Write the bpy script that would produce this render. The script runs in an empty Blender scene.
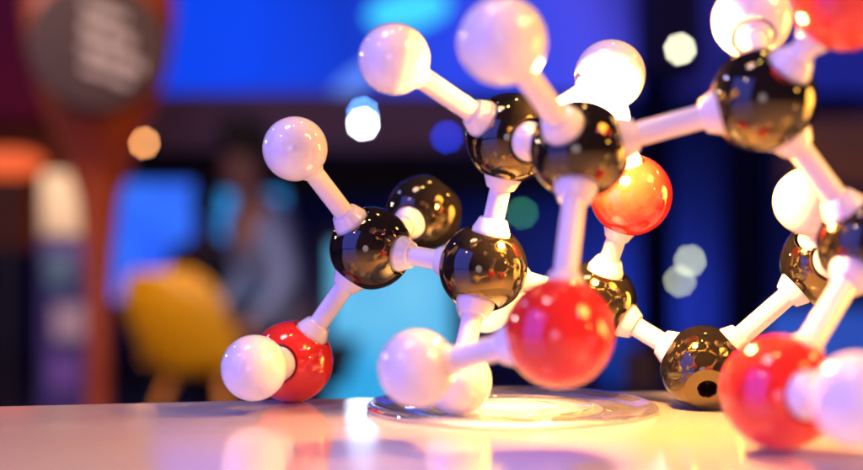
import bpy, bmesh, math, random
from mathutils import Vector, Matrix
random.seed(4)
S = bpy.context.scene
COL = S.collection

# ------------------------------------------------------------ camera
cam = bpy.data.cameras.new('camera')
cam.sensor_width = 36; cam.lens = 46.8
cam.clip_start = 0.01; cam.clip_end = 100
cam.dof.use_dof = True
cam.dof.focus_distance = 0.297
cam.dof.aperture_fstop = 5.0
cam.dof.aperture_blades = 8
cam.dof.aperture_rotation = math.radians(12)
co = bpy.data.objects.new('camera', cam); COL.objects.link(co)
co.location = (0, 0, 0.789)
co.rotation_euler = (math.radians(90) + math.atan(27/1122), 0, 0)
S.camera = co

# ------------------------------------------------------------ world and lamps
w = bpy.data.worlds.new('World'); S.world = w; w.use_nodes = True
bg = w.node_tree.nodes['Background']
bg.inputs[0].default_value = (0.10, 0.05, 0.16, 1); bg.inputs[1].default_value = 0.22
S.view_settings.view_transform = 'Standard'; S.view_settings.look = 'None'
S.view_settings.exposure = 0.5; S.view_settings.gamma = 1.0
S.cycles.use_denoising = True
S.cycles.max_bounces = 8
S.cycles.sample_clamp_indirect = 8

def area(name, loc, target, size, power, color, shape='DISK'):
    l = bpy.data.lights.new(name, 'AREA'); l.shape = shape; l.size = size
    l.energy = power; l.color = color
    o = bpy.data.objects.new(name, l); COL.objects.link(o); o.location = loc
    o.rotation_euler = (Vector(target) - Vector(loc)).to_track_quat('-Z', 'Y').to_euler()
    return o
def point(name, loc, r, power, color):
    l = bpy.data.lights.new(name, 'POINT'); l.shadow_soft_size = r; l.energy = power; l.color = color
    o = bpy.data.objects.new(name, l); COL.objects.link(o); o.location = loc
    return o
MC = Vector((0.02, 0.28, 0.80))     # middle of the model
def along(d, dist): return tuple(MC + Vector(d).normalized() * dist)
area('ceiling_wash', along((-0.35, -0.15, 1.0), 2.0), MC, 0.5, 8.0, (1.0, 0.72, 0.66))
area('blue_wash', along((-0.83, -0.45, 0.35), 1.6), MC, 1.3, 20, (0.06, 0.09, 1.0), 'SQUARE')
area('lilac_front', along((-0.25, -1.0, -0.02), 1.1), MC + Vector((0, 0, -.02)), 0.3, 0.8, (0.55, 0.55, 1.0))
area('gold_wash', along((0.66, -0.40, 0.60), 1.1), MC, 0.42, 9, (1.0, 0.46, 0.08))
area('gold_wash_low', along((0.90, 0.10, 0.05), 1.0), MC, 0.45, 8, (1.0, 0.46, 0.08))  # unseen area light, added for broad gold reflections from the right
point('gold_glint_fill', along((0.75, 0.25, 0.60), 1.8), 0.06, 9, (1.0, 0.60, 0.15))  # the gold points are unseen, added for gold glints on the balls
point('gold_glint_fill', along((0.15, 0.35, 0.92), 2.0), 0.06, 8, (1.0, 0.62, 0.18))
point('gold_glint_fill', along((0.85, -0.52, 0.22), 1.9), 0.06, 7, (1.0, 0.60, 0.15))
point('stage_light_blue', along((-0.68, 0.44, 0.59), 3.0), 0.05, 10, (0.3, 0.35, 1.0))
point('stage_light_violet', along((-0.38, -0.25, 0.88), 2.4), 0.05, 9, (0.35, 0.3, 1.0))
point('stage_light_yellow', along((-0.07, -0.1, 0.99), 2.2), 0.045, 12, (1.0, 0.85, 0.25))
point('stage_light_magenta', along((0.52, -0.62, 0.59), 2.6), 0.05, 6, (1.0, 0.15, 0.8))
point('stage_light_white', along((-0.8, 0.5, 0.24), 2.5), 0.07, 16, (1.0, 0.85, 0.85))
point('stage_light_warm', along((-0.75, -0.5, 0.7), 2.5), 0.05, 9, (1.0, 0.8, 0.7))

# ------------------------------------------------------------ materials
def mat(name, color=(.8,.8,.8), rough=.5, metal=0, emit=None, strength=0, coat=0, sss=0, ior=1.5, noise=None, bump=0, bscale=200, spec=.5):
    m = bpy.data.materials.new(name); m.use_nodes = True
    nt = m.node_tree; b = nt.nodes['Principled BSDF']
    b.inputs['Base Color'].default_value = (*color, 1); b.inputs['Roughness'].default_value = rough
    b.inputs['Metallic'].default_value = metal; b.inputs['IOR'].default_value = ior
    b.inputs['Coat Weight'].default_value = coat; b.inputs['Coat Roughness'].default_value = .04
    b.inputs['Specular IOR Level'].default_value = spec
    if sss:
        b.inputs['Subsurface Weight'].default_value = sss
        b.inputs['Subsurface Radius'].default_value = (1.0, .75, .6); b.inputs['Subsurface Scale'].default_value = .0016
    if emit:
        b.inputs['Emission Color'].default_value = (*emit, 1); b.inputs['Emission Strength'].default_value = strength
    tc = nt.nodes.new('ShaderNodeTexCoord')
    if noise:       # (scale, colour 2)
        n = nt.nodes.new('ShaderNodeTexNoise'); n.inputs['Scale'].default_value = noise[0]; n.inputs['Detail'].default_value = 3
        r = nt.nodes.new('ShaderNodeValToRGB'); r.color_ramp.elements[0].position = .35; r.color_ramp.elements[1].position = .68
        r.color_ramp.elements[0].color = (*(emit if emit else color), 1); r.color_ramp.elements[1].color = (*noise[1], 1)
        nt.links.new(tc.outputs['Object'], n.inputs['Vector']); nt.links.new(n.outputs['Fac'], r.inputs[0])
        nt.links.new(r.outputs[0], b.inputs['Emission Color' if emit else 'Base Color'])
    if bump:
        n2 = nt.nodes.new('ShaderNodeTexNoise'); n2.inputs['Scale'].default_value = bscale; n2.inputs['Detail'].default_value = 2
        bp = nt.nodes.new('ShaderNodeBump'); bp.inputs['Strength'].default_value = bump; bp.inputs['Distance'].default_value = .0004
        nt.links.new(tc.outputs['Object'], n2.inputs['Vector']); nt.links.new(n2.outputs['Fac'], bp.inputs['Height'])
        nt.links.new(bp.outputs[0], b.inputs['Normal'])
    return m
def smudges(m, lo, hi, scale=120):      # finger marks: uneven gloss
    nt = m.node_tree; b = nt.nodes['Principled BSDF']
    tc = nt.nodes.new('ShaderNodeTexCoord'); n = nt.nodes.new('ShaderNodeTexNoise'); n.inputs['Scale'].default_value = scale
    n.inputs['Detail'].default_value = 5
    r = nt.nodes.new('ShaderNodeMapRange'); r.inputs['From Min'].default_value = .4; r.inputs['From Max'].default_value = .7
    r.inputs['To Min'].default_value = lo; r.inputs['To Max'].default_value = hi
    nt.links.new(tc.outputs['Object'], n.inputs['Vector']); nt.links.new(n.outputs['Fac'], r.inputs['Value'])
    nt.links.new(r.outputs[0], b.inputs['Roughness'])
M_C = mat('black_plastic', (.010, .0085, .007), .06, ior=1.78); M_C.node_tree.nodes['Principled BSDF'].inputs['Specular Tint'].default_value = (1, .80, .42, 1); smudges(M_C, .03, .10)  # gold specular tint paints warm reflections into the black plastic
M_O = mat('red_plastic', (.86, .035, .02), .1, coat=.5, sss=.4, bump=.02); smudges(M_O, .07, .16)
M_H = mat('white_plastic', (.86, .82, .80), .12, coat=.6, sss=.35, bump=.02); smudges(M_H, .08, .2)
for m_ in (M_C, M_O, M_H):                # fine scratches and dust
    nt = m_.node_tree; tc = nt.nodes.new('ShaderNodeTexCoord'); mp = nt.nodes.new('ShaderNodeMapping'); mp.inputs['Scale'].default_value = (1, 9, 1); mp.inputs['Rotation'].default_value = (.6, .9, .4)
    n1 = nt.nodes.new('ShaderNodeTexNoise'); n1.inputs['Scale'].default_value = 260; n1.inputs['Detail'].default_value = 4
    bp = nt.nodes.new('ShaderNodeBump'); bp.inputs['Strength'].default_value = .10; bp.inputs['Distance'].default_value = .00006
    nt.links.new(tc.outputs['Object'], mp.inputs[0]); nt.links.new(mp.outputs[0], n1.inputs['Vector']); nt.links.new(n1.outputs['Fac'], bp.inputs['Height']); nt.links.new(bp.outputs[0], nt.nodes['Principled BSDF'].inputs['Normal'])
M_B = mat('white_link_plastic', (.86, .82, .78), .2, coat=.3, sss=.12)
M_T = mat('white_laminate', (.88, .80, .74), .05, bump=.05, bscale=1500, coat=1.0); smudges(M_T, .06, .16, 40); M_T.node_tree.nodes['Principled BSDF'].inputs['Coat Roughness'].default_value = .09
M_TE = mat('table_edge_band', (.55, .5, .52), .4)
M_METAL = mat('grey_metal', (.3, .3, .32), .35, metal=1)
def glass(name, tint):
    m = bpy.data.materials.new(name); m.use_nodes = True; nt = m.node_tree; nt.nodes.clear()
    o = nt.nodes.new('ShaderNodeOutputMaterial'); mx = nt.nodes.new('ShaderNodeMixShader')
    t = nt.nodes.new('ShaderNodeBsdfTransparent'); t.inputs[0].default_value = (*tint, 1)
    g = nt.nodes.new('ShaderNodeBsdfGlossy'); g.inputs['Roughness'].default_value = .05
    f = nt.nodes.new('ShaderNodeFresnel'); f.inputs[0].default_value = 1.25
    d = nt.nodes.new('ShaderNodeBsdfDiffuse'); d.inputs[0].default_value = (.9, .88, .88, 1)
    m2 = nt.nodes.new('ShaderNodeMixShader'); m2.inputs[0].default_value = .25
    ml = nt.nodes.new('ShaderNodeMath'); ml.operation = 'MULTIPLY'; ml.inputs[1].default_value = .75
    nt.links.new(t.outputs[0], m2.inputs[1]); nt.links.new(d.outputs[0], m2.inputs[2])
    nt.links.new(f.outputs[0], ml.inputs[0]); nt.links.new(ml.outputs[0], mx.inputs[0]); nt.links.new(m2.outputs[0], mx.inputs[1]); nt.links.new(g.outputs[0], mx.inputs[2])
    nt.links.new(mx.outputs[0], o.inputs[0]); return m
M_GLASS = glass('clear_glass', (.93, .93, .95))

# ------------------------------------------------------------ mesh helpers
def link(name, bm, m, parent=None, smooth=False, angle=35):
    me = bpy.data.meshes.new(name); bm.normal_update()
    for f in bm.faces: f.smooth = smooth
    if smooth:
        for e in bm.edges:
            if len(e.link_faces) == 2 and e.calc_face_angle(0) > math.radians(angle): e.smooth = False
    bm.to_mesh(me); bm.free()
    if m: me.materials.append(m)
    o = bpy.data.objects.new(name, me); COL.objects.link(o)
    if parent is not None: o.parent = parent
    return o
def tag(o, label=None, cat=None, group=None, kind=None):
    if label: o['label'] = label
    if cat: o['category'] = cat
    if group: o['group'] = group
    if kind: o['kind'] = kind
    return o
def thing(name, loc, label, cat, group=None, rz=0):
    o = bpy.data.objects.new(name, None); COL.objects.link(o); o.location = loc; o.rotation_euler.z = rz
    o.empty_display_size = .05
    return tag(o, label, cat, group)
def box(bm, c, s, bev=0, rot=None):
    r = bmesh.ops.create_cube(bm, size=1)
    vs = r['verts']
    bmesh.ops.scale(bm, vec=s, verts=vs)
    if bev:
        es = list({e for v in vs for e in v.link_edges})
        rb = bmesh.ops.bevel(bm, geom=es, offset=bev, segments=3, affect='EDGES', profile=.5)
        vs = list({v for f in rb['faces'] for v in f.verts} | {v for v in vs if v.is_valid})
    if rot is not None: bmesh.ops.rotate(bm, cent=(0,0,0), matrix=rot, verts=vs)
    bmesh.ops.translate(bm, vec=c, verts=vs)
    return vs
def lathe(bm, prof, n=48, mtx=Matrix()):
    """prof: list of (radius, height) revolved about local Z"""
    rings = []
    for r, z in prof:
        if r < 1e-7: rings.append([bm.verts.new(mtx @ Vector((0, 0, z)))])
        else: rings.append([bm.verts.new(mtx @ Vector((r*math.cos(2*math.pi*k/n), r*math.sin(2*math.pi*k/n), z))) for k in range(n)])
    for a, b in zip(rings, rings[1:]):
        for k in range(n):
            k2 = (k+1) % n
            if len(a) == 1 and len(b) == 1: continue
            if len(a) == 1: bm.faces.new((a[0], b[k2], b[k]))
            elif len(b) == 1: bm.faces.new((a[k], a[k2], b[0]))
            else: bm.faces.new((a[k], a[k2], b[k2], b[k]))
def frame_to(p, q):
    d = (Vector(q) - Vector(p)); L = d.length
    return Matrix.Translation(p) @ d.to_track_quat('Z', 'Y').to_matrix().to_4x4(), L

# ------------------------------------------------------------ the setting
bm = bmesh.new(); box(bm, (0, 4, -.01), (30, 24, .02))
floor = tag(link('floor', bm, mat('dark_carpet', (.035, .02, .035), .9, noise=(3, (.06, .03, .05)))), kind='structure')
bm = bmesh.new(); box(bm, (0, 9.6, 2.3), (24, .1, 4.6))
tag(link('back_wall', bm, mat('dark_blue_wall', (.05, .05, .12), .8)), kind='structure')
area('wall_wash_blue', (3.2, 7.2, 4.2), (2.2, 9.6, 1.6), .6, 30, (.08, .09, 1.0))
area('wall_wash_low', (2.0, 8.6, .3), (1.4, 9.6, .6), .5, 22, (.05, .15, 1.0))

# ------------------------------------------------------------ the table
tt = thing('display_table', (0, 0, 0), 'white glossy table top that the molecular model stands on', 'table')
a = math.atan2(.049, .253)                     # its far edge runs at a slight angle to the view
bm = bmesh.new()
far = Vector((.0, .3275, 0)); ux = Vector((math.cos(a), math.sin(a), 0)); uy = Vector((-math.sin(a), math.cos(a), 0))
R3 = Matrix.Rotation(a, 3, 'Z')
box(bm, tuple(far - uy*.40 + Vector((0, 0, .7375))), (1.5, .80, .025), .0012, R3)
bmesh.ops.recalc_face_normals(bm, faces=bm.faces)
link('tabletop', bm, M_T, tt)
for sx in (-.68, .68):
    for sy in (-.07, -.73):
        bm = bmesh.new(); mt, L = frame_to(far + ux*sx + uy*sy, far + ux*sx + uy*sy + Vector((0, 0, .724)))
        lathe(bm, [(0, 0), (.02, 0), (.02, L), (0, L)], 24, mt); link('leg', bm, M_METAL, tt, True)

# ------------------------------------------------------------ the molecular model
ATOMS = {
    'Ha': ('H', (-0.0357, 0.2930, 0.8186), 0.0085),
    'Hb': ('H', (-0.0089, 0.2650, 0.8371), 0.0085),
    'Hc': ('H', (0.0142, 0.2250, 0.8335), 0.0090),
    'Hd': ('H', (0.0458, 0.2870, 0.8370), 0.0091),
    'He': ('H', (0.0769, 0.2680, 0.8473), 0.0095),
    'Hf': ('H', (0.0947, 0.2820, 0.8043), 0.0086),
    'Hg': ('H', (-0.0032, 0.2450, 0.7659), 0.0085),
    'Hh': ('H', (0.0066, 0.2800, 0.7594), 0.0085),
    'Hi': ('H', (0.0154, 0.3180, 0.7774), 0.0085),
    'Hj': ('H', (-0.0456, 0.2890, 0.7618), 0.0085),
    'Hk': ('H', (0.0782, 0.2060, 0.7638), 0.0087),
    'Oa': ('O', (-0.0389, 0.3140, 0.7612), 0.0114),
    'Ob': ('O', (0.0268, 0.2360, 0.7741), 0.0115),
    'Oc': ('O', (0.0534, 0.3000, 0.8069), 0.0109),
    'Od': ('O', (0.0710, 0.2300, 0.7624), 0.0117),
    'Oe': ('O', (0.0842, 0.2260, 0.8427), 0.0109),
    'Ca': ('C', (-0.0166, 0.3080, 0.7928), 0.0114),
    'Cb': ('C', (-0.0022, 0.3350, 0.8036), 0.0113),
    'Cc': ('C', (0.0134, 0.2910, 0.7874), 0.0115),
    'Cd': ('C', (0.0201, 0.2830, 0.8203), 0.0114),
    'Ce': ('C', (0.0337, 0.2540, 0.8144), 0.0114),
    'Cf': ('C', (0.0454, 0.3120, 0.7779), 0.0115),
    'Cg': ('C', (0.0727, 0.3000, 0.7607), 0.0115),
    'Ch': ('C', (0.0726, 0.2450, 0.8245), 0.0115),
    'Ci': ('C', (0.1031, 0.2940, 0.7887), 0.0115),
    'Cj': ('C', (0.0977, 0.2500, 0.7930), 0.0115),
}

BONDS = [('Ha','Ca'),('Ca','Oa'),('Oa','Hj'),('Ca','Cb'),('Ca','Cc'),('Cc','Hh'),('Cc','Cd'),('Cc','Cf'),('Cf','Hi'),
         ('Cd','Hb'),('Cd','Hd'),('Cd','Ce'),('Ce','Hc'),('Ce','Ob'),('Ob','Hg'),('Ce','Ch'),('Ch','He'),('Ch','Oe'),
         ('Ch','Cj'),('Cj','Od'),('Od','Hk'),('Cj','Ci'),('Ci','Hf'),('Ci','Cg'),('Cg','Cf'),('Cf','Oc'),('Oc','Hd')]
model = thing('molecular_model', (0.02, 0.27, 0.75), 'plastic ball and stick molecular model with black, red and white balls joined by white links', 'molecular model')
def child(o): o.matrix_parent_inverse = Matrix.Translation(-model.location); return o
FLAT = {'C': .52, 'O': .50, 'H': .58}
def seat_h(k): return math.sqrt(1 - FLAT[k]**2)
def ball(key):
    kind, c, R = ATOMS[key]; c = Vector(c)
    dirs = []; free = []
    for p, q in BONDS:
        if key in (p, q):
            o = q if p == key else p
            dirs.append((Vector(ATOMS[o][1]) - c).normalized())
    if kind == 'C':
        if key == 'Cb': free = [Vector((.62, .1, .78)).normalized(), Vector((-.5, .5, .7)).normalized()]
        elif key == 'Cg': free = [Vector((-.12, -.87, -.47)).normalized(), Vector((.1, .8, -.6)).normalized()]
        elif len(dirs) == 3: free = [-(dirs[0] + dirs[1] + dirs[2]).normalized()]
    bm = bmesh.new()
    bmesh.ops.create_uvsphere(bm, u_segments=96, v_segments=64, radius=R)
    for v in bm.verts:                       # faint mould seam round the middle
        if abs(v.co.z) < 1e-6: v.co *= 1.0045
    bmesh.ops.rotate(bm, cent=(0, 0, 0), matrix=Matrix.Rotation(random.uniform(0, 3), 3, 'X') @ Matrix.Rotation(random.uniform(0, 3), 3, 'Y'), verts=bm.verts)
    h = R * seat_h(kind)
    for d, is_free in [(d, False) for d in dirs] + [(d, True) for d in free]:
        # cut a flat, bevel its rim and sink the socket
        bmesh.ops.bisect_plane(bm, geom=bm.verts[:] + bm.edges[:] + bm.faces[:], dist=1e-7, plane_co=d*h, plane_no=d, clear_outer=True)
        loop = [v for v in bm.verts if v.is_boundary]
        if len(loop) < 8: continue
        x = d.orthogonal().normalized(); y = d.cross(x); rim = R * FLAT[kind]
        loop.sort(key=lambda v: math.atan2((v.co - d*h).dot(y), (v.co - d*h).dot(x)))
        steps = [(rim*.985, -R*.006), (rim*.96, -R*.02), (rim*.95, -R*.12)]
        if is_free: steps = [(rim*.985, R*.0), (rim*.5, 0), (R*.235, 0), (R*.225, -R*.01), (R*.215, -R*.02), (R*.205, -R*.5)]
        prev = loop
        for rr, dz in steps:
            ring = [bm.verts.new(d*(h + dz) + (v.co - d*d.dot(v.co)).normalized()*rr) for v in loop]
            for k in range(len(loop)):
                k2 = (k+1) % len(loop); bm.faces.new((prev[k], prev[k2], ring[k2], ring[k]))
            prev = ring
        bm.faces.new(prev)
        hull_done = True
    bmesh.ops.recalc_face_normals(bm, faces=bm.faces)
    bmesh.ops.translate(bm, vec=c, verts=bm.verts)
    name = {'C': 'carbon_atom', 'O': 'oxygen_atom', 'H': 'hydrogen_atom'}[kind]
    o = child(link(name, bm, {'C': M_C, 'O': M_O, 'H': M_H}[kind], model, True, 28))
    o['label'] = {'C': 'glossy black ball', 'O': 'glossy red ball', 'H': 'glossy white ball'}[kind]
    return o
for key in ATOMS: ball(key)
def bond(p, q):
    kp, cp, Rp = ATOMS[p]; kq, cq, Rq = ATOMS[q]
    mt, L = frame_to(cp, cq)
    a0 = Rp*seat_h(kp) - .0009; a1 = Rq*seat_h(kq) - .0009
    fp = Rp*FLAT[kp]*.83; fq = Rq*FLAT[kq]*.83
    gap = L - a0 - a1
    s = min(1, gap / .0125)
    def cap(f, k):
        if k == 'H': return [(0, 0), (f*.93, 0), (f*.93, .0011*s), (f*.85, .0016*s), (f*.78, .0022*s), (f*.74, .0024*s), (.0029, .0025*s), (.0027, .0029*s)]
        return [(0, 0), (f, 0), (f, .0013*s), (f*.965, .0017*s), (f*.76, .0040*s), (f*.72, .0043*s), (.0029, .0044*s), (.0027, .0047*s)]
    prof = [(r, a0 + z) for r, z in cap(fp, kp)] + [(r, L - a1 - z) for r, z in reversed(cap(fq, kq))]
    bm = bmesh.new(); lathe(bm, prof, 40, mt)
    bmesh.ops.recalc_face_normals(bm, faces=bm.faces)
    child(link('bond_link', bm, M_B, model, True, 24))
for p, q in BONDS: bond(p, q)

# ------------------------------------------------------------ the glass disc and the small lamp
RR = .0384
bm = bmesh.new()
lathe(bm, [(0, .0006), (.012, .0006), (.0125, .0010), (.013, .0006), (.021, .0006), (.0216, .0012), (.0222, .0006), (.0325, .0007), (.0340, .0010), (.0358, .0017), (.0368, .0020), (.0379, .0016), (RR, .0009), (.0381, .0004), (.037, .0), (0, .0)], 128)
gt = thing('light_disc', (.0210, .298, .7502), 'low round clear glass disc with a warm glowing centre under the model', 'glass disc')
link('glass_rim', bm, M_GLASS, gt, True, 60)
bm = bmesh.new(); lathe(bm, [(0, .0), (.0240, .0), (.0242, .00015), (.0240, .0003), (0, .00035)], 64, Matrix.Translation((0, 0, .0002)))
M_LED0 = mat('warm_led', (.9, .8, .6), .5, emit=(1.0, .66, .30), strength=5.0)
nt = M_LED0.node_tree; tc = nt.nodes.new('ShaderNodeTexCoord'); ln = nt.nodes.new('ShaderNodeVectorMath'); ln.operation = 'LENGTH'
mr = nt.nodes.new('ShaderNodeMapRange'); mr.interpolation_type = 'SMOOTHSTEP'      # a diffuser, brightest over its lamp
for k_, v_ in (('From Min', .004), ('From Max', .0245), ('To Min', 7.0), ('To Max', .15)): mr.inputs[k_].default_value = v_
nt.links.new(tc.outputs['Object'], ln.inputs[0]); nt.links.new(ln.outputs['Value'], mr.inputs['Value']); nt.links.new(mr.outputs[0], nt.nodes['Principled BSDF'].inputs['Emission Strength'])
link('glowing_core', bm, M_LED0, gt, True)
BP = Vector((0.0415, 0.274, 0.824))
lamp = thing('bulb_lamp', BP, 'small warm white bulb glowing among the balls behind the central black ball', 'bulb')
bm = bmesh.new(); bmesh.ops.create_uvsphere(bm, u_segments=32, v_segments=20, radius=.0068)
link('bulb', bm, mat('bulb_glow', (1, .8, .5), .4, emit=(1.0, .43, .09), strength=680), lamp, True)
bm = bmesh.new(); mt, L = frame_to(Vector((-.003, 0, 0)), Vector((-.0145, 0, -.004)))
lathe(bm, [(0, .005), (.0035, .005), (.0042, .006), (.0042, L-.001), (.003, L), (0, L)], 24, mt)
link('socket', bm, M_METAL, lamp, True)

# ------------------------------------------------------------ the room behind
def emis(name, col, st, col2=None, scale=2, base=(.02, .02, .03)):
    return mat(name, base, .5, emit=col, strength=st*.70, noise=(scale, col2) if col2 else None)
def slab(name, x0y0, x1y1, depth, m, parent=None, bev=.01):
    (xa, _, za), (xb, y, zb) = x0y0, x1y1
    bm = bmesh.new(); box(bm, ((xa+xb)/2, y + depth/2, (za+zb)/2), (abs(xb-xa), depth, abs(za-zb)), bev)
    return link(name, bm, m, parent)

# big backdrop over the hall, its blue lighting painted as an emission gradient
t = thing('blue_lit_backdrop', (-1.0105, 8.6, 1.8031), 'wide backdrop with painted saturated blue light high up behind the white balls', 'backdrop')
def loc_child(o, t): o.matrix_parent_inverse = Matrix.Translation(-Vector(t.location)); return o
M_BACKDROP = emis('backdrop_painted_light', (0, .03, .6), 1.0)
nt = M_BACKDROP.node_tree; tc = nt.nodes.new('ShaderNodeTexCoord'); sp = nt.nodes.new('ShaderNodeSeparateXYZ'); mr = nt.nodes.new('ShaderNodeMapRange'); rp = nt.nodes.new('ShaderNodeValToRGB')
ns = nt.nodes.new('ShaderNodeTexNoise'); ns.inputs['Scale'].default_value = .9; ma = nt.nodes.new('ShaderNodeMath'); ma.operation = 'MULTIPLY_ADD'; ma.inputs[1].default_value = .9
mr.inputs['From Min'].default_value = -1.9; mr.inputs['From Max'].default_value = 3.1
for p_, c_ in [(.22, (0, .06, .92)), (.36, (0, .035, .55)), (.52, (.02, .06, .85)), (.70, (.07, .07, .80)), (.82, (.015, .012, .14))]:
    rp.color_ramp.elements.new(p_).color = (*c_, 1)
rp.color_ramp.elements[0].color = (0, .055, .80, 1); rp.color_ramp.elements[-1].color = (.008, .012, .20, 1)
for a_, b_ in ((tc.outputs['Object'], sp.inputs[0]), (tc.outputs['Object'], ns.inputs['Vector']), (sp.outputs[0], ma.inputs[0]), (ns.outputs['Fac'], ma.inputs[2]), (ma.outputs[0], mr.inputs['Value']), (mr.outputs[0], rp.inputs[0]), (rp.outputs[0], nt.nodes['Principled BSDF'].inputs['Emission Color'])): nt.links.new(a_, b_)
loc_child(slab('backdrop_panel', (-2.3956, 8.6, 2.096), (3.4606, 8.6, 3.2728), .1, M_BACKDROP, t), t)
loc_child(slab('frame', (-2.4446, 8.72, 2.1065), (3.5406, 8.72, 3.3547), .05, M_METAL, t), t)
# dark beam below it
o = slab('ceiling_beam', (-2.2398, 7.8, 1.569), (0.2686, 7.8, 1.9745), .3, mat('mauve_paint', (.36, .18, .20), .7, noise=(1.5, (.42, .26, .34)))); tag(o, kind='structure')
o = slab('black_bulkhead', (-4.6204, 8.2, 1.2718), (1.527, 8.2, 1.609), .2, mat('black_paint', (.012, .008, .014), .8)); tag(o, 'long black bulkhead above the two smaller blue screens', 'bulkhead')

def screen(p, q, col, st, col2, label, y0, legs=True):
    mid = (Vector(p) + Vector(q)) / 2
    t = thing('display_screen', (mid.x, mid.y, 0), label, 'screen', 'blue screens at the back of the hall')
    loc_child(slab('panel', p, q, .05, emis('screen_glow', col, st, col2, 1.6), t), t)
    b = .05
    loc_child(slab('bezel', (min(p[0], q[0]) - b, 0, min(p[2], q[2]) - b), (max(p[0], q[0]) + b, p[1] + .02, max(p[2], q[2]) + b), .06, M_METAL if False else M_BLACK, t), t)
    bm = bmesh.new(); box(bm, (mid.x, mid.y + .06, min(p[2], q[2])/2), (.12, .06, min(p[2], q[2])), .01); loc_child(link('post', bm, M_BLACK, t), t)
    bm = bmesh.new(); box(bm, (mid.x, mid.y + .06, .02), (.9, .5, .04), .01); loc_child(link('foot', bm, M_BLACK, t), t)
M_BLACK = mat('black_metal', (.015, .013, .018), .5)
screen((-2.0347, 7.0, 0.5523), (-1.4963, 7.0, 1.2887), (.012, .08, .95), 1.0, (.05, .25, 1.1), 'bright blue screen to the left of the seated person', 0)
screen((-1.42, 7.4, 0.5914), (-0.974, 7.4, 1.2511), (.01, .26, .95), .95, (.03, .45, 1.0), 'cyan blue screen between the seated person and the standing person', 0)
screen((-0.4687, 5.2, 0.0596), (0.095, 5.2, 0.877), (.03, .42, .85), .95, (.20, .66, .98), 'tall pale cyan screen behind the leftmost black balls', 0)

# right-hand side: dark blue curtains, amber beam, brown column, blue panel
o = slab('dark_speaker', (1.3558, 7.0, 1.9785), (1.7107, 7.0, 2.6843), .5, mat('navy_cloth', (.04, .035, .16), .9)); tag(o, 'black loudspeaker box hanging beside the violet part of the backdrop', 'loudspeaker')
o = slab('amber_beam', (1.9625, 6.0, 1.1958), (3.0486, 6.0, 1.561), .3, mat('brown_wood', (.75, .30, .12), .5, noise=(5, (.4, .22, .2)))); tag(o, 'brown wooden beam at the right edge behind the black balls', 'beam')
o = slab('low_blue_panel', (0.9614, 6.2, 0.106), (1.0727, 6.2, 0.37), .08, emis('panel_blue', (.0, .04, .35), 1.0)); tag(o, 'small deep blue panel low down behind the middle red ball', 'panel')
o = slab('brown_bin', (1.0127, 5.8, 0.1192), (1.1683, 5.8, 0.3352), .25, mat('brown_card', (.22, .12, .08), .7)); tag(o, 'brown box standing on the floor right of the middle red ball', 'box')
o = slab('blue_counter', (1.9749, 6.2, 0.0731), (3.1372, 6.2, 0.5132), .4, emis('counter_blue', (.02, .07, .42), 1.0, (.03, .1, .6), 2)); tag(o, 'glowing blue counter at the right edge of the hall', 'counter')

# points of light that blur into discs
def spotlight(p, r, col, st, label, trail=None):
    t = thing('spotlight', p, label, 'spotlight', 'small lights in the hall')
    bm = bmesh.new(); bmesh.ops.create_uvsphere(bm, u_segments=16, v_segments=10, radius=r)
    link('lens', bm, emis('spot_glow', col, st), t, True)
    bm = bmesh.new(); lathe(bm, [(0, .16), (r*1.2, .16), (r*1.6, .02), (r*1.5, .0)], 16, Matrix.Rotation(math.radians(-90), 4, 'X')); link('housing', bm, M_BLACK, t, True)
    return t
spotlight((-0.4285, 7.0, 1.652), .016, (.75, .92, 1.0), 200, 'bright white spotlight on the blue wall below the upper left white ball')
spotlight((-0.4347, 7.1, 1.7343), .014, (.1, .3, 1.0), 90, 'dim blue spotlight just above the bright white one')
spotlight((-1.9262, 7.5, 1.586), .015, (1.0, .42, .14), 42, 'amber spotlight beside the map pin stand')
spotlight((1.4458, 6.5, 2.0279), .014, (.9, .88, .62), 52, 'cream spotlight on the dark loudspeaker box')
spotlight((1.7275, 7.5, 0.7957), .015, (.60, .66, .38), 34, 'pale green spotlight, upper of the touching pair')
spotlight((1.6599, 7.5, 0.6621), .015, (.60, .64, .36), 28, 'pale green spotlight, lower of the touching pair')
spotlight((0.6054, 7.5, 1.1167), .016, (.05, .3, .12), 18, 'faint green spotlight between the middle black balls')
spotlight((0.1025, 7.4, 1.6152), .022, (.008, .04, .8), 16, 'blue spotlight left of the middle black balls')
# the large cyan glow and the pale streak at the top
def flood(p, rx, rz, col, st, label, tilt=0):
    t = thing('flood_lamp', p, label, 'flood lamp')
    bm = bmesh.new(); bmesh.ops.create_uvsphere(bm, u_segments=24, v_segments=14, radius=1)
    bmesh.ops.scale(bm, vec=(rx, .05, rz), verts=bm.verts); bmesh.ops.rotate(bm, cent=(0,0,0), matrix=Matrix.Rotation(tilt, 3, 'Y'), verts=bm.verts)
    link('diffuser', bm, emis('flood_glow', col, st), t, True)
    bm = bmesh.new(); box(bm, (0, .09, 0), (rx*1.2, .08, rz*1.2), .01, Matrix.Rotation(tilt, 3, 'Y')); link('housing', bm, M_BLACK, t)
flood((-0.1684, 8.0, 2.5945), .30, .14, (.05, .62, 1.0), 1.2, 'bright cyan flood lamp on the blue wall above the upper left white ball', -.2)
flood((-0.5688, 8.0, 2.0623), .26, .07, (.12, .28, 1.0), 1.1, 'pale blue flood lamp streak left of the upper left white ball', -.7)

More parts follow.
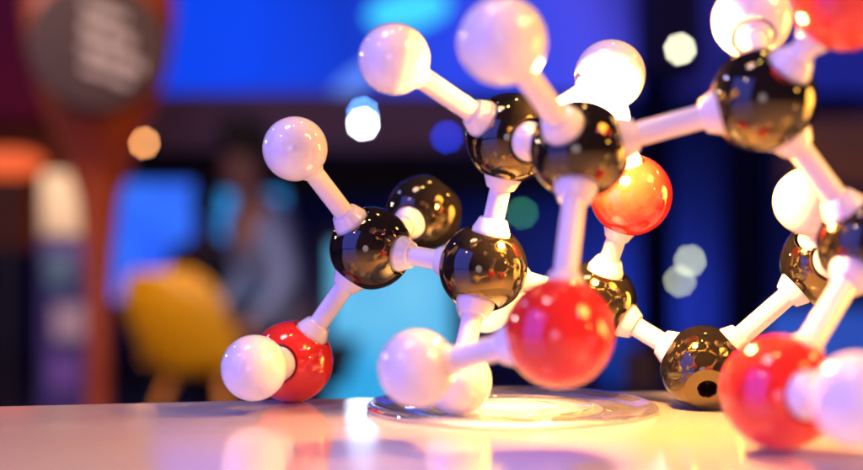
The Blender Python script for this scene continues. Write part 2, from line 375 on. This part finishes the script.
# map pin display stand, left
px, py_, pz = (-0.5933, 2.0, 1.1504)
area('sign_fill', (-.75, 1.2, 1.75), (px, py_, 1.17), .1, 4.5, (1.0, .82, .6))  # unseen light added to brighten the sign
t = thing('map_pin_stand', (px, py_, 0), 'brown map pin shaped stand with a round dark plaque of cream writing', 'display stand')
bm = bmesh.new()
prof = [(0, .02), (.16, .02), (.16, .03), (.03, .04), (.022, .1), (.022, .72), (.026, .80), (.036, .90), (.062, .98), (.095, 1.06), (.122, 1.15), (.134, 1.24), (.12, 1.33), (.07, 1.39), (0, 1.41)]
lathe(bm, prof, 40); link('pin_body', bm, mat('copper_brown', (.48, .10, .02), .35, noise=(6, (.28, .045, .02)), metal=0), t, True)
bm = bmesh.new(); lathe(bm, [(0, 0), (.107, 0), (.112, .01), (.107, .02), (0, .02)], 48, Matrix.Translation((.034, -.125, 1.15)) @ Matrix.Rotation(math.radians(90), 4, 'X') @ Matrix.Rotation(math.radians(14), 4, 'Y'))
bmesh.ops.recalc_face_normals(bm, faces=bm.faces)
pl = link('plaque', bm, mat('dark_plaque', (.05, .022, .016), .5), t, True)
M_CREAM = mat('cream_paint', (.62, .50, .36), .5)
for i, (x0, z0, ln, hh) in enumerate([(-.045, .078, .09, .018), (-.055, .046, .115, .020), (-.055, .010, .13, .024), (-.03, -.030, .09, .014)]):
    x = x0; bm = bmesh.new()
    while x < x0 + ln:          # a row of illegible cream lettering
        wl = random.uniform(.007, .013)
        box(bm, (x, 0, z0 - (x - x0)*.35), (wl, .003, hh*random.uniform(.8, 1.1)), 0); x += wl + .002
    bmesh.ops.translate(bm, vec=(.040, -.149, 1.145), verts=bm.verts)
    link('text_line', bm, M_CREAM, pl)

# orange lamp at the left edge
t = thing('orange_lamp', (-1.1344, 3.0, 1.0541), 'glowing orange lamp at the left edge beside the map pin stand', 'lamp')
bm = bmesh.new(); bmesh.ops.create_uvsphere(bm, u_segments=24, v_segments=14, radius=1); bmesh.ops.scale(bm, vec=(.10, .04, .038), verts=bm.verts)
link('shade', bm, emis('orange_glow', (1.0, .13, .02), 1.0), t, True)
bm = bmesh.new(); mt, L = frame_to((0, 0, -.03), (0, 0, -t.location.z + .01)); lathe(bm, [(0, 0), (.012, 0), (.012, L-.02), (.09, L-.01), (.09, L), (0, L)], 20, mt); link('stand', bm, M_BLACK, t, True)
# magenta drape behind it
o = slab('magenta_drape', (-2.2857, 5.0, 1.4234), (-1.6583, 5.0, 2.3234), .08, mat('magenta_cloth', (.30, .01, .05), .9, noise=(2, (.2, .01, .12)))); tag(o, 'dark magenta drape in the upper left corner behind the map pin stand', 'drape')
o = slab('rust_drape', (-2.3705, 5.2, 0.8446), (-1.6567, 5.2, 1.4394), .08, mat('rust_cloth', (.30, .07, .02), .9, noise=(2, (.18, .03, .02)))); tag(o, 'rust brown drape below the magenta one at the left edge', 'drape')

def drape(p, q, m, label):
    (xa, y, za), (xb, _, zb) = p, q
    bm = bmesh.new(); n = 60; cols = []
    for k in range(n+1):
        u = k/n; yy = y + .05*math.sin(u*n*.62) + .03*math.sin(u*n*.23 + 1)
        cols.append([bm.verts.new((xa + (xb-xa)*u, yy, min(za, zb))), bm.verts.new((xa + (xb-xa)*u, yy, max(za, zb)))])
    for a_, b_ in zip(cols, cols[1:]): bm.faces.new((a_[0], b_[0], b_[1], a_[1]))
    bmesh.ops.solidify(bm, geom=bm.faces[:], thickness=.01)
    o = link('drape', bm, m, None, True, 60); tag(o, label, 'drape')
M_NAVY = mat('navy_drape_cloth', (.06, .05, .24), .9)
drape((1.4635, 7.9, -0.1233), (1.7002, 7.9, 2.2166), M_NAVY, 'dark navy drape hanging left of the pale green spotlights')
drape((2.0672, 7.9, -0.1233), (2.3931, 7.9, 2.2166), M_NAVY, 'dark navy drape hanging right of the pale green spotlights')
# yellow shell chair
def chair(p, label, rz):
    t = thing('shell_chair', (p[0], p[1], 0), label, 'chair', rz=rz); t.scale = (1.05, .95, .85)
    bm = bmesh.new(); n = 18; rows = []
    for j in range(n+1):                      # profile of the shell from front lip over the seat and up the back
        v = j/n
        if v < .45: y = -.24 + v/.45*.44; z = .45 - .03*math.sin(v/.45*math.pi)
        else: u = (v-.45)/.55; y = .20 + .10*math.sin(u*math.pi/2); z = .45 + .44*u
        sx_ = .10*max(0, v-.3)/.7; half = .27*(1 - .10*v) * (1 if v < .8 else math.sqrt(max(0.08, 1 - ((v-.8)/.2)**2*.75)))
        rows.append([bm.verts.new((half*s + sx_, y - .10*abs(s)**2.2*(1 if v > .4 else 0) , z + .05*abs(s)**2.5*(1 if v < .5 else .3))) for s in [k/8-1 for k in range(17)]])
    for a_, b_ in zip(rows, rows[1:]):
        for k in range(16): bm.faces.new((a_[k], a_[k+1], b_[k+1], b_[k]))
    r = bmesh.ops.solidify(bm, geom=bm.faces[:], thickness=.012)
    link('shell', bm, mat('yellow_plastic', (.95, .46, .01), .45), t, True)
    for sx in (-1, 1):
        for sy in (-1, 1):
            bm = bmesh.new(); mt, L = frame_to((.12*sx, .12*sy, .43), (.23*sx, .22*sy, .0)); lathe(bm, [(0, 0), (.02, 0), (.012, L), (0, L)], 14, mt)
            link('leg', bm, mat('orange_wood', (.75, .25, .03), .5), t, True)
chair((-0.813, 4.3, 0.5289), 'yellow shell chair in front of the blue screens', math.radians(148))
sl = bpy.data.lights.new('chair_fill', 'SPOT'); sl.energy = 190; sl.color = (1.0, .78, .5); sl.spot_size = math.radians(26); sl.spot_blend = .6; sl.shadow_soft_size = .05  # unseen fill spot, added to brighten the chair
so = bpy.data.objects.new('chair_fill', sl); COL.objects.link(so); so.location = (-1.6, 2.6, 2.2)
so.rotation_euler = (Vector((-0.8665, 4.3, 0.5289)) - so.location).to_track_quat('-Z', 'Y').to_euler()

# people
def skinned(name, pts, edges, m, parent, root=0, lv=2):
    me = bpy.data.meshes.new(name); me.from_pydata([p[:3] for p in pts], edges, [])
    o = bpy.data.objects.new(name, me); COL.objects.link(o); o.parent = parent
    sk = o.modifiers.new('skin', 'SKIN')
    for i, p in enumerate(pts): me.skin_vertices[0].data[i].radius = (p[3], p[4] if len(p) > 4 else p[3])
    me.skin_vertices[0].data[root].use_root = True
    ss = o.modifiers.new('sub', 'SUBSURF'); ss.levels = lv; ss.render_levels = lv
    sk.use_smooth_shade = True; me.materials.append(m); return o
def person(loc, rz, label, shirt, trousers, skin, hair, lean=0, seated=False, k_=1):
    t = thing('person', loc, label, 'person', rz=rz); t.scale = (k_,)*3
    L = lean; hz = .93 if not seated else .48
    dz = hz - .93
    P_ = [(0, 0, .93+dz, .15, .11), (0, -L*.3, 1.08+dz, .14, .10), (0, -L*.7, 1.28+dz, .17, .11), (0, -L, 1.43+dz, .13, .09), (0, -L*1.15, 1.51+dz, .055), (0, -L*1.3, 1.60+dz, .078, .09), (0, -L*1.35, 1.70+dz, .08, .095)]
    E_ = [(k, k+1) for k in range(6)]
    def add(q, frm):
        P_.append(q); E_.append((frm, len(P_)-1)); return len(P_)-1
    for s in (-1, 1):
        a1 = add((.19*s, -L, 1.41+dz, .06), 3); a2 = add((.25*s, -L*.9+.02, 1.15+dz, .045), a1); a3 = add((.22*s, -L*.9-.16, .95+dz, .032), a2); a4 = add((.21*s, -L*.9-.24, .91+dz, .035, .02), a3)
        for f in range(5): add((.21*s + (f-2)*.016, -L*.9-.31 + abs(f-2)*.008, .89+dz, .008), a4)
        h1 = add((.09*s, 0, .86+dz, .09), 0)
        if seated: k = add((.12*s, -.42, .50, .06), h1); f = add((.12*s, -.40, .09, .042), k)
        else: k = add((.10*s, -.02, .49, .06), h1); f = add((.10*s, .0, .09, .042), k)
        add((.11*s, P_[f][1] - .15, .04, .035), f)
    body = skinned('body', P_, E_, skin, t)
    # face: nose bump and eyes are tiny at this distance; hair cap, shirt and trousers are worn over the body
    sh = [(x, y, z, (p[0] + .012), ((p[1] if len(p) > 1 else p[0]) + .012)) for x, y, z, *p in P_[0:4]]
    E2 = [(0, 1), (1, 2), (2, 3)]
    for s in (-1, 1):
        sh.append((.19*s, -L, 1.41+dz, .07, .07)); E2.append((3, len(sh)-1))
        sh.append((.25*s, -L*.9+.02, 1.15+dz, .056, .056)); E2.append((len(sh)-2, len(sh)-1))
        sh.append((.225*s, -L*.9-.13, .98+dz, .045, .045)); E2.append((len(sh)-2, len(sh)-1))
    skinned('shirt', sh, E2, shirt, t)
    tr = [(0, 0, .90+dz, .16, .125)]; E3 = []
    for s in (-1, 1):
        tr.append((.09*s, 0, .84+dz, .10, .10)); E3.append((0, len(tr)-1))
        tr.append((.12*s, -.42, .50, .075, .075) if seated else (.10*s, -.02, .49, .075, .075)); E3.append((len(tr)-2, len(tr)-1))
        tr.append((tr[-1][0], tr[-1][1] + .02, .11, .062, .062)); E3.append((len(tr)-2, len(tr)-1))
    skinned('trousers', tr, E3, trousers, t)
    bm = bmesh.new(); bmesh.ops.create_uvsphere(bm, u_segments=20, v_segments=14, radius=1)
    bmesh.ops.scale(bm, vec=(.095, .11, .10), verts=bm.verts); bmesh.ops.translate(bm, vec=(0, -L*1.35 + .02, 1.74+dz), verts=bm.verts)
    bmesh.ops.bisect_plane(bm, geom=bm.verts[:]+bm.edges[:]+bm.faces[:], plane_co=(0, -L*1.35-.04, 1.72+dz), plane_no=(0, -.75, -.66), clear_outer=True)
    link('hair', bm, hair, t, True)
skin = mat('skin', (.45, .22, .15), .5, sss=.1); hair = mat('dark_hair', (.02, .012, .01), .6); dark = mat('dark_trousers', (.02, .02, .04), .8)
p1 = (-1.2611, 6.3, 0.9687)
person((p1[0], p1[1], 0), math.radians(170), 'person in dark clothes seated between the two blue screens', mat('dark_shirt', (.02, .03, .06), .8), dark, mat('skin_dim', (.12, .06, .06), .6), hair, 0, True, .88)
p2 = (-0.5258, 4.7, 0.8811)
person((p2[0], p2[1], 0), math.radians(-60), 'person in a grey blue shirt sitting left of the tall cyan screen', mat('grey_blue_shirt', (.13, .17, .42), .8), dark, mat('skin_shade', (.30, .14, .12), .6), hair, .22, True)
def stool(p, label):
    t = thing('stool', (p[0], p[1], 0), label, 'stool')
    bm = bmesh.new(); lathe(bm, [(0, .36), (.17, .36), (.18, .375), (.17, .39), (0, .39)], 32); link('seat', bm, M_BLACK, t, True)
    bm = bmesh.new(); lathe(bm, [(0, 0), (.18, 0), (.18, .015), (.025, .03), (.02, .35), (0, .35)], 32); link('pedestal', bm, M_METAL, t, True)
stool(p2, 'black round stool under the person in the grey blue shirt')
stool(p1, 'black round stool under the person in dark clothes')
p3 = (-1.1522, 3.6, 0.6672)
t = thing('leaflet_rack', (p3[0], p3[1], 0), 'purple rack of pale leaflets behind the map pin stand', 'leaflet rack')
bm = bmesh.new(); box(bm, (0, 0, .44), (.17, .12, .88), .01); link('rack_body', bm, mat('purple_card', (.14, .05, .34), .6, noise=(5, (.05, .08, .25))), t)
for i, (dx, z, wdt, hgt, c) in enumerate([(-.01, .97, .13, .20, (.55, .42, .33)), (.015, .60, .10, .11, (.80, .62, .68)), (-.02, .76, .08, .10, (.15, .30, .42)), (.0, .44, .10, .10, (.30, .15, .60))]):
    bm = bmesh.new(); box(bm, (dx, -.068, z), (wdt, .012, hgt), .003, None); link('leaflet', bm, mat('leaflet_paper', c, .6), t)
